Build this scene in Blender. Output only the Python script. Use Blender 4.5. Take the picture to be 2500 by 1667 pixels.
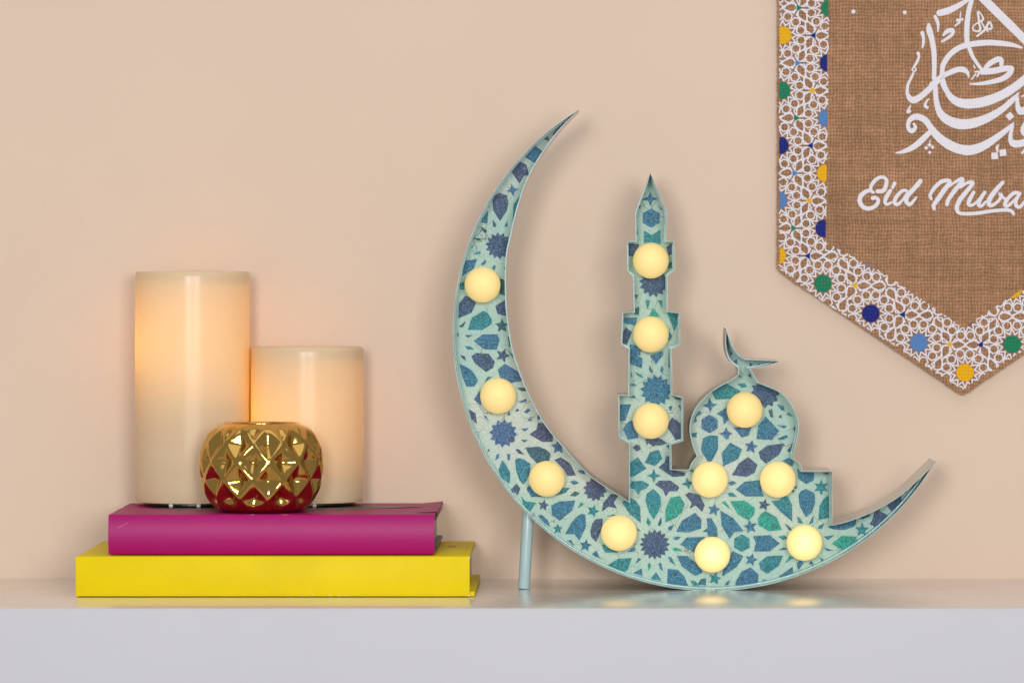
import bpy, bmesh, math, random
from mathutils import Vector, geometry
random.seed(7)
for o in list(bpy.data.objects): bpy.data.objects.remove(o)
scene = bpy.context.scene
COL = scene.collection
R = math.radians

# ------------------------------------------------------------------ camera
# The place: metres, X right, Y away from the camera, Z up; shelf top Z = 0, shelf edge Y = 0.
CAM_D = 2.9            # camera stands 2.9 m in front of the shelf edge
CAM_Z = 0.2254
FPX = 10861.0          # focal length in pixels of the 2500 px wide photo
VX, VY = 1430.0, 640.0
cd = bpy.data.cameras.new('camera'); cam = bpy.data.objects.new('camera', cd); COL.objects.link(cam)
cam.location = (0, -CAM_D, CAM_Z); cam.rotation_euler = (R(90), 0, 0)
cd.sensor_width = 36.0; cd.lens = 36.0 * FPX / 2500.0
cd.shift_x = (1250.0 - VX) / 2500.0; cd.shift_y = (VY - 833.2) / 2500.0
cd.clip_start = 0.05; cd.clip_end = 50
cd.dof.use_dof = True; cd.dof.focus_distance = 3.075; cd.dof.aperture_fstop = 7.1
scene.camera = cam

# ------------------------------------------------------------------ light
w = bpy.data.worlds.new('World'); scene.world = w; w.use_nodes = True
bg = w.node_tree.nodes['Background']; bg.inputs[0].default_value = (0.97, 0.97, 1.0, 1); bg.inputs[1].default_value = 0.31
def area(name, loc, target, sx, sy, power, col):
    l = bpy.data.lights.new(name, 'AREA'); l.shape = 'RECTANGLE'; l.size = sx; l.size_y = sy
    l.energy = power; l.color = col
    o = bpy.data.objects.new(name, l); COL.objects.link(o); o.location = loc
    o.rotation_euler = (Vector(target) - Vector(loc)).to_track_quat('-Z', 'Y').to_euler()
    return o
area('softbox', (-0.42, -3.3, 0.52), (-0.05, 0.25, 0.10), 0.44, 0.74, 40, (1.0, 0.985, 0.97))
area('softbox', (0.55, -3.3, 0.50), (0.0, 0.25, 0.10), 0.70, 0.74, 40, (1.0, 0.985, 0.97))
area('overhead_fill', (0.1, -0.9, 2.4), (0.0, 0.1, 0.0), 2.2, 2.0, 11, (1.0, 0.985, 0.97))  # overhead fill added to brighten the shelf top, not a known lamp
scene.view_settings.view_transform = 'Standard'; scene.view_settings.look = 'None'
scene.view_settings.exposure = 0.0; scene.view_settings.gamma = 1.0
scene.render.engine = 'CYCLES'

# ------------------------------------------------------------------ helpers
def W(px, py, Y):
    """a point read off the photograph, placed at its own distance"""
    d = CAM_D + Y
    return Vector(((px - VX) * d / FPX, Y, CAM_Z - (py - VY) * d / FPX))
def tag(o, label=None, cat=None, group=None, kind=None):
    for k, v in (('label', label), ('category', cat), ('group', group), ('kind', kind)):
        if v: o[k] = v
    return o
def empty(name, loc, label, cat, group=None):
    o = bpy.data.objects.new(name, None); COL.objects.link(o); o.location = loc; o.empty_display_size = 0.02
    return tag(o, label, cat, group)
def link(name, bm, mat, parent=None, smooth=None, sharp=35):
    if smooth:
        bm.normal_update()
        for f in bm.faces: f.smooth = True
        for e in bm.edges:
            if len(e.link_faces) == 2 and e.calc_face_angle(0) > R(sharp): e.smooth = False
    me = bpy.data.meshes.new(name); bm.to_mesh(me); bm.free()
    for m in (mat if isinstance(mat, (list, tuple)) else [mat]): me.materials.append(m)
    o = bpy.data.objects.new(name, me); COL.objects.link(o)
    if parent:
        o.parent = parent
        p = parent; off = Vector()
        while p: off += p.location; p = p.parent
        o.location = -off          # meshes are written in world metres
    return o
def rebase(o):
    return o
def box(bm, x0, x1, y0, y1, z0, z1, bevel=0.0, seg=2):
    r = bmesh.ops.create_cube(bm, size=1.0)
    vs = r['verts']
    for v in vs: v.co = Vector(((x0+x1)/2 + v.co.x*(x1-x0), (y0+y1)/2 + v.co.y*(y1-y0), (z0+z1)/2 + v.co.z*(z1-z0)))
    if bevel:
        es = list({e for v in vs for e in v.link_edges})
        bmesh.ops.bevel(bm, geom=es, offset=bevel, segments=seg, affect='EDGES', profile=0.5)
def catmull(pts, n=8):
    out = []
    P = [pts[0]] + list(pts) + [pts[-1]]
    for i in range(1, len(P)-2):
        p0, p1, p2, p3 = P[i-1], P[i], P[i+1], P[i+2]
        for k in range(n):
            t = k / n
            out.append(tuple(0.5*((2*b) + (c-a)*t + (2*a-5*b+4*c-d)*t*t + (3*b-a-3*c+d)*t**3) for a, b, c, d in zip(p0, p1, p2, p3)))
    out.append(tuple(pts[-1]))
    return out
def lathe(bm, prof, cx, cy, n=64, cap0=False, cap1=False):
    rings = []
    for r, z in prof:
        rings.append([bm.verts.new((cx + r*math.cos(2*math.pi*k/n), cy + r*math.sin(2*math.pi*k/n), z)) for k in range(n)])
    for a, b in zip(rings, rings[1:]):
        for k in range(n): bm.faces.new((a[k], a[(k+1) % n], b[(k+1) % n], b[k]))
    if cap0: bm.faces.new(list(reversed(rings[0])))
    if cap1: bm.faces.new(rings[-1])

# ------------------------------------------------------------------ materials
def mat(name):
    m = bpy.data.materials.new(name); m.use_nodes = True
    nt = m.node_tree; b = nt.nodes['Principled BSDF']
    return m, nt, b
def N(nt, t, **kw):
    n = nt.nodes.new(t)
    for k, v in kw.items():
        if k in n.inputs.keys() if not isinstance(k, int) else False: n.inputs[k].default_value = v
        else: setattr(n, k, v)
    return n
def lk(nt, a, b): nt.links.new(a, b)
def noise(nt, scale, detail=4, rough=0.6, vec=None, dist=0.0):
    n = nt.nodes.new('ShaderNodeTexNoise'); n.inputs['Scale'].default_value = scale
    n.inputs['Detail'].default_value = detail; n.inputs['Roughness'].default_value = rough; n.inputs['Distortion'].default_value = dist
    if vec is not None: lk(nt, vec, n.inputs['Vector'])
    return n
def ramp(nt, fac, stops):
    r = nt.nodes.new('ShaderNodeValToRGB'); lk(nt, fac, r.inputs[0])
    e = r.color_ramp.elements
    while len(e) < len(stops): e.new(0.5)
    for el, (p, c) in zip(e, stops):
        el.position = p; el.color = (c, c, c, 1) if not isinstance(c, tuple) else (*c, 1)
    return r
def mix(nt, fac, a, b, mode='MIX'):
    m = nt.nodes.new('ShaderNodeMix'); m.data_type = 'RGBA'; m.blend_type = mode
    for sock, v in ((m.inputs[0], fac), (m.inputs[6], a), (m.inputs[7], b)):
        if isinstance(v, (int, float)): sock.default_value = v
        elif isinstance(v, tuple): sock.default_value = (*v, 1)
        else: lk(nt, v, sock)
    return m.outputs[2]
def math_(nt, op, a, b=None):
    m = nt.nodes.new('ShaderNodeMath'); m.operation = op
    for i, v in enumerate((a, b)):
        if v is None: continue
        if isinstance(v, (int, float)): m.inputs[i].default_value = v
        else: lk(nt, v, m.inputs[i])
    return m.outputs[0]
def objco(nt): return nt.nodes.new('ShaderNodeTexCoord').outputs['Object']
def bump(nt, b, h, strength=0.2, dist=0.001):
    n = nt.nodes.new('ShaderNodeBump'); n.inputs['Strength'].default_value = strength; n.inputs['Distance'].default_value = dist
    lk(nt, h, n.inputs['Height']); lk(nt, n.outputs[0], b.inputs['Normal'])
def simple(name, col, rough=0.5, metal=0.0, var=0.06, vscale=60, spec=0.5, bumps=0.0, bscale=400, coat=0.0):
    m, nt, b = mat(name); co = objco(nt)
    n = noise(nt, vscale, 5, 0.6, co)
    r = ramp(nt, n.outputs['Fac'], [(0.3, tuple(c*(1-var) for c in col)), (0.7, tuple(min(1, c*(1+var)) for c in col))])
    lk(nt, r.outputs[0], b.inputs['Base Color'])
    b.inputs['Roughness'].default_value = rough; b.inputs['Metallic'].default_value = metal
    b.inputs['Specular IOR Level'].default_value = spec; b.inputs['Coat Weight'].default_value = coat; b.inputs['Coat Roughness'].default_value = 0.24
    if bumps:
        n2 = noise(nt, bscale, 3, 0.6, co); bump(nt, b, n2.outputs['Fac'], bumps, 0.0006)
    return m

M_wall = simple('wall_paint', (0.715, 0.56, 0.44), 0.7, var=0.028, vscale=4, spec=0.25, bumps=0.22, bscale=260)
M_shelf = simple('white_lacquer', (0.70, 0.665, 0.63), 0.25, var=0.012, vscale=9, spec=0.7, bumps=0.015, bscale=60, coat=1.0)  # beige reflection on the shelf top is partly tinted into this white
M_band = simple('matt_edge_band', (0.58, 0.575, 0.61), 0.7, var=0.012, vscale=9, spec=0.12)
M_yellow = simple('yellow_cover', (0.78, 0.59, 0.0005), 0.5, var=0.05, vscale=25, spec=0.14, bumps=0.10, bscale=900)
M_scuff = simple('bare_board', (0.75, 0.7, 0.6), 0.8)
M_magenta = simple('magenta_jacket', (0.37, 0.0002, 0.135), 0.44, var=0.05, vscale=18, spec=0.24, bumps=0.06, bscale=40, coat=0.0)
M_black = simple('black_plastic', (0.012, 0.012, 0.012), 0.4)
M_ink = simple('black_ink', (0.010, 0.009, 0.010), 0.35)
M_foot = simple('pale_foot', (0.75, 0.73, 0.7), 0.5)
def pages_mat():
    m, nt, b = mat('paper_pages'); co = objco(nt)
    mp = nt.nodes.new('ShaderNodeMapping'); mp.inputs['Scale'].default_value = (8, 8, 1800); lk(nt, co, mp.inputs[0])
    n = noise(nt, 1.0, 3, 0.7, mp.outputs[0])
    r = ramp(nt, n.outputs['Fac'], [(0.3, (0.42, 0.38, 0.34)), (0.6, (0.72, 0.68, 0.63))]); lk(nt, r.outputs[0], b.inputs['Base Color'])
    b.inputs['Roughness'].default_value = 0.85; bump(nt, b, n.outputs['Fac'], 0.5, 0.0005)
    return m
M_pages = pages_mat()
def wax_mat(name, trans):
    m, nt, b = mat(name); co = objco(nt)
    n = noise(nt, 38, 6, 0.62, co, 0.6)
    r = ramp(nt, n.outputs['Fac'], [(0.25, (0.78, 0.64, 0.42)), (0.75, (0.80, 0.665, 0.455))])
    lk(nt, r.outputs[0], b.inputs['Base Color'])
    n3 = noise(nt, 120, 4, 0.6, co)
    rr = ramp(nt, n3.outputs['Fac'], [(0.3, 0.235), (0.75, 0.265)]); lk(nt, rr.outputs[0], b.inputs['Roughness'])
    b.inputs['Specular IOR Level'].default_value = 0.27
    n2 = noise(nt, 32, 4, 0.5, co, 0.2); 
    vd = nt.nodes.new('ShaderNodeVectorMath'); vd.operation = 'DISTANCE'; lk(nt, co, vd.inputs[0]); vd.inputs[1].default_value = W(488, 925, 0.189)
    sc = ramp(nt, math_(nt, 'MULTIPLY', vd.outputs['Value'], 40.0), [(0.10, 1.0), (0.55, 0.0)])      # a scuffed, crumbled patch
    g = noise(nt, 900, 3, 0.7, co); h = math_(nt, 'ADD', n2.outputs['Fac'], math_(nt, 'MULTIPLY', math_(nt, 'MULTIPLY', g.outputs['Fac'], sc.outputs[0]), 3.0))
    bump(nt, b, h, 0.10, 0.0006)
    t = nt.nodes.new('ShaderNodeBsdfTranslucent'); t.inputs[0].default_value = (1.0, 0.62, 0.12, 1)
    a = nt.nodes.new('ShaderNodeMixShader'); a.inputs[0].default_value = trans
    lk(nt, b.outputs[0], a.inputs[1]); lk(nt, t.outputs[0], a.inputs[2])
    lk(nt, a.outputs[0], nt.nodes['Material Output'].inputs[0])
    return m
M_wax = wax_mat('ivory_wax', 0.22)
def gold_mat():
    m, nt, b = mat('gold_glaze'); co = objco(nt)
    b.inputs['Base Color'].default_value = (0.62, 0.38, 0.095, 1); b.inputs['Metallic'].default_value = 1.0
    n = noise(nt, 300, 3, 0.6, co); rr = ramp(nt, n.outputs['Fac'], [(0.3, 0.10), (0.8, 0.14)]); lk(nt, rr.outputs[0], b.inputs['Roughness'])
    n2 = noise(nt, 140, 3, 0.5, co); return m
M_gold = gold_mat()
M_metal = simple('bare_sheet_metal', (0.64, 0.66, 0.64), 0.38, metal=1.0, var=0.05, vscale=90, bumps=0.03, bscale=200)
M_cut = simple('raw_cut_edge', (0.34, 0.47, 0.47), 0.4, metal=0.0, var=0.35, vscale=60)
M_teal = simple('pale_teal_paint', (0.36, 0.58, 0.58), 0.28, var=0.05, vscale=80, spec=0.6, bumps=0.04, bscale=250)
M_leg = simple('pale_teal_tube', (0.42, 0.58, 0.59), 0.3, var=0.05, vscale=60, spec=0.5)
def glitter(name, cols, sparkle, base_rough=0.45, flake=0.28):
    """printed glitter card: grains of slightly different colour that face different ways"""
    m, nt, b = mat(name); co = objco(nt)
    big = noise(nt, 9, 3, 0.6, co)
    c = ramp(nt, big.outputs['Fac'], [(0.36, cols[0]), (0.52, cols[1]), (0.66, cols[2])])
    v = nt.nodes.new('ShaderNodeTexVoronoi'); v.inputs['Scale'].default_value = 1500; lk(nt, co, v.inputs['Vector'])
    sep = nt.nodes.new('ShaderNodeSeparateColor'); lk(nt, v.outputs['Color'], sep.inputs[0])
    g = ramp(nt, sep.outputs[0], [(0.0, 1-sparkle), (0.55, 1.0), (1.0, 1+sparkle)])
    col = mix(nt, 1.0, c.outputs[0], g.outputs[0], 'MULTIPLY')
    fl = ramp(nt, sep.outputs[1], [(0.86, 0.0), (0.93, flake)])
    col = mix(nt, fl.outputs[0], col, (0.75, 0.80, 0.82))
    lk(nt, col, b.inputs['Base Color'])
    b.inputs['Roughness'].default_value = base_rough; b.inputs['Metallic'].default_value = 0.15
    bump(nt, b, sep.outputs[2], 0.35, 0.0004)
    return m
M_card = glitter('pale_mint_card', [(0.39, 0.555, 0.515), (0.42, 0.58, 0.50), (0.53, 0.595, 0.53)], 0.13, 0.6, 0.04)
def crack_card():
    nt = M_card.node_tree; b = nt.nodes['Principled BSDF']; src = b.inputs['Base Color'].links[0].from_socket; co = objco(nt)
    wv = noise(nt, 220, 3, 0.6, co); wm = nt.nodes.new('ShaderNodeMix'); wm.data_type = 'VECTOR'
    wm.inputs[0].default_value = 0.003; lk(nt, co, wm.inputs[4]); lk(nt, wv.outputs['Color'], wm.inputs[5])
    v = nt.nodes.new('ShaderNodeTexVoronoi'); v.feature = 'DISTANCE_TO_EDGE'; v.inputs['Scale'].default_value = 75; lk(nt, wm.outputs[1], v.inputs['Vector'])
    line = ramp(nt, v.outputs['Distance'], [(0.006, 1.0), (0.018, 0.0)])
    m = noise(nt, 45, 3, 0.6, co); mk = ramp(nt, m.outputs['Fac'], [(0.5, 0.0), (0.6, 0.75)])
    f = math_(nt, 'MULTIPLY', line.outputs[0], mk.outputs[0])
    lk(nt, mix(nt, f, src, (0.20, 0.10, 0.045)), b.inputs['Base Color'])
crack_card()
GL = {'b': glitter('blue_glitter', [(0.022, 0.125, 0.23), (0.020, 0.155, 0.25), (0.045, 0.12, 0.26)], 0.6, 0.55, 0.13),
      'p': glitter('violet_glitter', [(0.026, 0.080, 0.17), (0.038, 0.078, 0.155), (0.058, 0.07, 0.15)], 0.65, 0.55, 0.13),
      't': glitter('teal_glitter', [(0.008, 0.175, 0.215), (0.008, 0.21, 0.23), (0.018, 0.15, 0.24)], 0.55, 0.55, 0.13),
      'g': glitter('green_glitter', [(0.006, 0.24, 0.19), (0.006, 0.29, 0.215), (0.012, 0.21, 0.20)], 0.55, 0.55, 0.13),
      'd': glitter('dark_teal_glitter', [(0.012, 0.09, 0.11), (0.014, 0.11, 0.13), (0.025, 0.09, 0.13)], 0.6, 0.55, 0.13)}
def bulb_mat(name, e_edge, e_tip):
    m, nt, b = mat(name); co = objco(nt)
    b.inputs['Base Color'].default_value = (0.90, 0.66, 0.27, 1); b.inputs['Roughness'].default_value = 0.55
    b.inputs['Subsurface Weight'].default_value = 0.25; b.inputs['Subsurface Radius'].default_value = (0.004, 0.0025, 0.001); b.inputs['Subsurface Scale'].default_value = 1.0
    sp = nt.nodes.new('ShaderNodeSeparateXYZ'); lk(nt, co, sp.inputs[0])
    # the diode sits behind the front pole of the globe (local -Y): the plastic there passes most light
    t = math_(nt, 'MULTIPLY', sp.outputs[1], -1/0.0124)
    r = ramp(nt, t, [(0.0, e_edge), (0.80, (e_edge+e_tip)*0.42), (1.0, e_tip)])
    lk(nt, r.outputs[0], b.inputs['Emission Strength'])
    b.inputs['Emission Color'].default_value = (1.0, 0.73, 0.30, 1)
    return m
M_bulb = [bulb_mat('bulb_plastic_dim', 0.42, 0.32), bulb_mat('bulb_plastic_lit', 0.48, 0.50), bulb_mat('bulb_plastic_bright', 0.45, 1.15)]
M_nub = simple('bulb_mould_mark', (0.85, 0.65, 0.3), 0.5)

# ------------------------------------------------------------------ setting: wall and shelf
WALL_Y = 0.272
bm = bmesh.new(); box(bm, -1.6, 1.6, WALL_Y, WALL_Y + 0.1, -1.0, 1.6)
tag(link('wall', bm, M_wall), kind='structure')
shelf = empty('shelf', (0, 0.1, 0), 'glossy white lacquered shelf with a plain pale front edge along the wall', 'shelf')
bm = bmesh.new(); box(bm, -1.4, 1.4, 0.0012, WALL_Y - 0.0005, -0.12, 0.0, 0.0007, 3)
link('shelf_board', bm, M_shelf, shelf, True)
bm = bmesh.new(); box(bm, -1.4, 1.4, 0.0, 0.0010, -0.12, -0.0003, 0.0003, 2)
link('front_edge_band', bm, M_band, shelf, True)

# ------------------------------------------------------------------ books
def extrude_profile(bm, loop, x0, x1):
    """closed YZ loop swept along X"""
    a = [bm.verts.new((x0, y, z)) for y, z in loop]; b = [bm.verts.new((x1, y, z)) for y, z in loop]
    n = len(loop)
    for i in range(n): bm.faces.new((a[i], a[(i+1) % n], b[(i+1) % n], b[i]))
    for vs, flip in ((a, True), (b, False)):
        tri = geometry.tessellate_polygon([[v.co for v in vs]])
        for t in tri: bm.faces.new([vs[i] for i in (t if not flip else reversed(t))])
    bmesh.ops.recalc_face_normals(bm, faces=bm.faces)

yb = empty('hardback_book', (-0.211, 0.18, 0.0), 'thick yellow hardback lying on the white shelf at the bottom of the stack', 'book', 'books stacked under the candles')
X0, X1, Y0, Y1, ZT = -0.3437, -0.0781, 0.096, 0.262, 0.0276
bm = bmesh.new(); box(bm, X0, X1, Y0, Y0+0.003, 0.0006, ZT, 0.0006); link('spine', bm, M_yellow, yb, True)
bm = bmesh.new(); box(bm, X0+0.0006, X1-0.0004, Y0+0.0031, Y1, ZT-0.0034, ZT-0.0002, 0.0005); link('cover_board', bm, M_yellow, yb, True)
bm = bmesh.new(); box(bm, X0+0.0006, X1+0.0032, Y0+0.0031, Y1+0.002, 0.0004, 0.0036, 0.0005); link('cover_board', bm, M_yellow, yb, True)
bm = bmesh.new(); box(bm, X0+0.004, X1-0.0028, Y0+0.0035, Y1-0.005, 0.0038, ZT-0.0036); link('page_block', bm, M_pages, yb)
# worn corners and chips along the lower edge
for (x, y, z, sz) in [(X1-0.0004, Y0-0.0001, ZT-0.0008, 0.0010), (X1-0.0004, Y0-0.0001, 0.0012, 0.0010)] + \
        [(W(px, 1454, Y0).x, Y0-0.00015, 0.0013 + random.uniform(0, 0.0004), random.uniform(0.0005, 0.0011)) for px in (737, 764, 806, 828, 846, 1062)]:
    bm = bmesh.new()
    n = 7; c = [bm.verts.new((x + sz*random.uniform(.6, 1.2)*math.cos(k*6.283/n), y, z + 0.55*sz*random.uniform(.5, 1.2)*math.sin(k*6.283/n))) for k in range(n)]
    bm.faces.new(c)
    link('worn_spot', bm, M_scuff, yb)
bm = bmesh.new()
for k in range(5):
    p = W(1098 + 4*k, 1334 + (k % 2)*2, 0.22); z = ZT + 0.00005
    c = [bm.verts.new((p.x + dx, 0.2 + (k % 2)*0.008 + dy, z)) for dx, dy in ((-.0006, -.004), (.0007, -.003), (.0006, .004), (-.0004, .003))]; bm.faces.new(c)
link('printed_mark', bm, simple('faded_red_ink', (0.5, 0.12, 0.03), 0.5), yb)

pb = empty('hardback_book', (-0.2124, 0.18, 0.0283), 'glossy magenta jacketed book lying on top of the yellow book', 'book', 'books stacked under the candles')
X0, X1, Y0, Y1, ZB, ZT = -0.3225, -0.1023, 0.103, 0.252, 0.0283, 0.0549
prof = []
outer = [(Y1, ZT)]
for k in range(12): outer.append((Y1 - (Y1-Y0-0.0042)*(k+1)/12, ZT + 0.0002*math.sin(k*1.3)))
for k in range(1, 20):
    a = math.pi*k/20; outer.append((Y0 + 0.0036 - 0.0008*math.sin(a)**0.25 - 0.0023*math.sin(a)**2, (ZT+ZB)/2 + (ZT-ZB)/2*math.cos(a)))
outer += [(Y0+0.0042, ZB), (Y1, ZB)]
th = 0.0016
inner = [(Y1, ZB+th), (Y0+0.0062, ZB+th)]
for k in range(11, 0, -1):
    a = math.pi*k/12; inner.append((Y0 + 0.0056 - 0.0030*math.sin(a)**1.2, (ZT+ZB)/2 + ((ZT-ZB)/2-th)*math.cos(a)))
inner += [(Y0+0.0062, ZT-th), (Y1, ZT-th)]
bm = bmesh.new(); extrude_profile(bm, outer + inner, X0, X1)
# the jacket lifts at its right end towards the back
link('jacket', bm, M_magenta, pb, True, 40)
bm = bmesh.new()
nn = 14; rows = []
for i in range(nn):
    y = Y0 + 0.03 + (Y1 - Y0 - 0.03)*i/(nn-1); lift = 0.0009*(i/(nn-1))**2
    row = []
    for x, z in ((X1-0.012, ZT+0.0002), (X1-0.004, ZT+0.0004+lift*.5), (X1+0.0006, ZT+0.0006+lift), (X1+0.0012, ZT-0.0012)):
        row.append(bm.verts.new((x + 0.0004*math.sin(i*2.1), y, z)))
    rows.append(row)
for a, b in zip(rows, rows[1:]):
    for k in range(3): bm.faces.new((a[k], a[k+1], b[k+1], b[k]))
link('jacket_curl', bm, M_magenta, pb, True)
for z0, z1 in ((ZB+th+0.0001, ZB+th+0.0024), (ZT-th-0.0024, ZT-th-0.0001)):
    bm = bmesh.new(); box(bm, X0-0.0007, X1+0.0009, Y0+0.0085, Y1-0.0008, z0, z1, 0.0004); link('cover_board', bm, M_black, pb, True)
bm = bmesh.new(); box(bm, X0+0.004, X1-0.003, Y0+0.0086, Y1-0.004, ZB+th+0.0026, ZT-th-0.0026); link('page_block', bm, M_pages, pb)
bm = bmesh.new()      # ragged black brush mark printed on the jacket
top, bot = [], []
xa, xb = W(352, 1240, 0.18).x, W(1052, 1240, 0.18).x
n = 70
for i in range(n+1):
    t = i/n; x = xa + (xb-xa)*t
    hw = 0.034*min(1, t*7)*(1 if t < 0.72 else max(0.02, (1-t)/0.28)**1.3)
    c = 0.192 + 0.012*max(0, t-0.6)*2.5
    top.append(bm.verts.new((x, c + hw*random.uniform(.75, 1.1), ZT+0.00028))); bot.append(bm.verts.new((x, c - hw*random.uniform(.7, 1.15), ZT+0.00028)))
for i in range(n): bm.faces.new((bot[i], bot[i+1], top[i+1], top[i]))
link('printed_brush_mark', bm, M_ink, pb)
bm = bmesh.new()      # pale scratch on the spine
pts = [(286, 1288), (296, 1284), (306, 1279), (313, 1274)]
for (a, b) in zip(pts, pts[1:]):
    A = W(*a, Y0 - 0.0004); B = W(*b, Y0 - 0.0004)
    bm.faces.new([bm.verts.new(A + Vector((0, 0, .0002))), bm.verts.new(A - Vector((0, 0, .0002))), bm.verts.new(B - Vector((0, 0, .0002))), bm.verts.new(B + Vector((0, 0, .0002)))])
link('scratch', bm, simple('scratched_pink', (0.6, 0.12, 0.36), 0.5), pb)

# ------------------------------------------------------------------ candles
def candle(label, cx, cy, r, zb, zt, floor_z, lamp_z, lamp_off, power, g):
    root = empty('pillar_candle', (cx, cy, zb), label, 'candle', 'lit pillar candles')
    z0 = zb + 0.0022
    prof = [(r*0.90, z0), (r*0.985, z0 + 0.0004), (r, z0 + 0.0025)]
    k = 24
    for i in range(1, k): prof.append((r*(1 + 0.0025*math.sin(i*0.5)*0.4), z0 + 0.0025 + (zt - z0 - 0.006)*i/k))
    prof += [(r, zt-0.0032), (r*0.992, zt-0.0010), (r*0.97, zt), (r*0.93, zt-0.0006), (r*0.905, zt-0.004), (r*0.90, zt-0.011)]
    bm = bmesh.new(); lathe(bm, prof, cx, cy, 72)
    link('wax_body', bm, M_wax, root, True, 60)
    bm = bmesh.new(); lathe(bm, [(r*0.898, zt-0.011), (r*0.4, zt-0.0135), (0.004, zt-0.0135)], cx, cy, 48, cap1=True)
    link('wax_top', bm, M_wax, root, True)
    bm = bmesh.new(); lathe(bm, [(r*0.64, floor_z), (r*0.64, floor_z+0.002), (0.003, floor_z+0.006)], cx, cy, 40, cap1=True)
    link('inner_floor', bm, M_black, root)
    bm = bmesh.new(); lathe(bm, [(r*0.86, zb+0.0008), (r*0.86, z0+0.003)], cx, cy, 48, cap0=True, cap1=True)
    link('base', bm, M_black, root)
    for a in (250, 282, 30, 150):
        bm = bmesh.new(); lathe(bm, [(0.0013, zb+0.0001), (0.0016, zb+0.0008), (0.0016, zb+0.003)], cx + 0.88*r*math.cos(R(a)), cy + 0.88*r*math.sin(R(a)), 10, cap0=True)
        link('foot', bm, M_foot, root)
    l = bpy.data.lights.new('candle_lamp', 'POINT'); l.energy = power; l.color = (1.0, 0.66, 0.20); l.shadow_soft_size = 0.009
    lo = bpy.data.objects.new('candle_lamp', l); COL.objects.link(lo); lo.parent = root
    lo.location = (lamp_off[0], lamp_off[1], lamp_z - zb)
    return root
ZP = 0.0552
candle('tall ivory pillar candle glowing amber, at the left end of the magenta book', -0.2766, 0.2285, 0.0400, ZP, 0.2188, 0.137, 0.168, (-0.015, 0.0), 0.082, None)
candle('short ivory pillar candle glowing amber beside the taller candle', -0.1960, 0.2295, 0.0395, ZP, 0.1660, 0.085, 0.118, (-0.015, -0.006), 0.064, None)

# ------------------------------------------------------------------ gold bowl
def bowl():
    cx, cy, zb, H, Rm = -0.2222, 0.148, 0.0553, 0.0600, 0.0424
    root = empty('candle_holder', (cx, cy, zb), 'round gold faceted tealight holder standing in front of the candles', 'candle holder')
    n = 12; per = 24; NT = n*per; NV = 150; ph = R(-79.0)
    key = catmull([(0.60, 0.0), (0.70, 0.018), (0.80, 0.075), (0.895, 0.17), (0.955, 0.28), (0.99, 0.41), (1.0, 0.53), (0.985, 0.66), (0.93, 0.79), (0.85, 0.885), (0.74, 0.96), (0.64, 0.993)], 16)
    def at(v):
        for (r0, z0), (r1, z1) in zip(key, key[1:]):
            if z0 <= v <= z1: return r0 + (r1-r0)*(v-z0)/max(1e-9, z1-z0)
        return key[-1][0]
    vs_ = [0.0, 0.008, 0.018, 0.03] + [0.58 + 0.215*k/12 for k in range(-30, 22)] + [0.983, 0.991]
    prof = [(at(v)*Rm, zb + v*H) for v in vs_]; NV = len(prof) - 1
    bm = bmesh.new(); rings = []
    def smin(a, b, k):
        h = max(k - abs(a-b), 0)/k; return min(a, b) - h*h*k*0.25
    for j, (rr, z) in enumerate(prof):
        v = (z - zb)/H
        p0, p1 = prof[max(0, j-1)], prof[min(NV, j+1)]
        tr, tz = p1[0]-p0[0], p1[1]-p0[1]; tl = math.hypot(tr, tz); nr, nz = tz/tl, -tr/tl
        row = (v - 0.58)/0.215
        fade = max(0, min(1, (v-0.03)/0.09))*max(0, min(1, (0.97-v)/0.10))
        ring = []
        for i in range(NT):
            u = i/per
            p = (u + row*0.5) % 1.0; q = (u - row*0.5) % 1.0
            d = smin(smin(p, 1-p, 0.10), smin(q, 1-q, 0.10), 0.15)*2.15
            d = math.sqrt(max(0, d)**2 + 0.13**2) - 0.13
            dent = 0.0066*d*fade
            a = 2*math.pi*i/NT + ph
            r2 = rr - dent*nr; z2 = z - dent*nz*0.7
            ring.append(bm.verts.new((cx + r2*math.cos(a), cy + r2*math.sin(a), z2)))
        rings.append(ring)
    # rolled lip and inside wall
    rl = prof[-1][0]; zt = zb + H
    for r2, z2 in ((rl-0.0012, zt+0.0003), (rl-0.0026, zt), (rl-0.0034, zt-0.0016), (rl-0.001, zt-0.006), (Rm-0.008, zt-0.026), (Rm-0.014, zb+0.010), (0.006, zb+0.007)):
        rings.append([bm.verts.new((cx + r2*math.cos(2*math.pi*i/NT + ph), cy + r2*math.sin(2*math.pi*i/NT + ph), z2)) for i in range(NT)])
    for a, b in zip(rings, rings[1:]):
        for k in range(NT): bm.faces.new((a[k], a[(k+1) % NT], b[(k+1) % NT], b[k]))
    bm.faces.new(list(reversed(rings[0]))); bm.faces.new(rings[-1])
    link('faceted_body', bm, M_gold, root, True, 75)
bowl()

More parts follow.
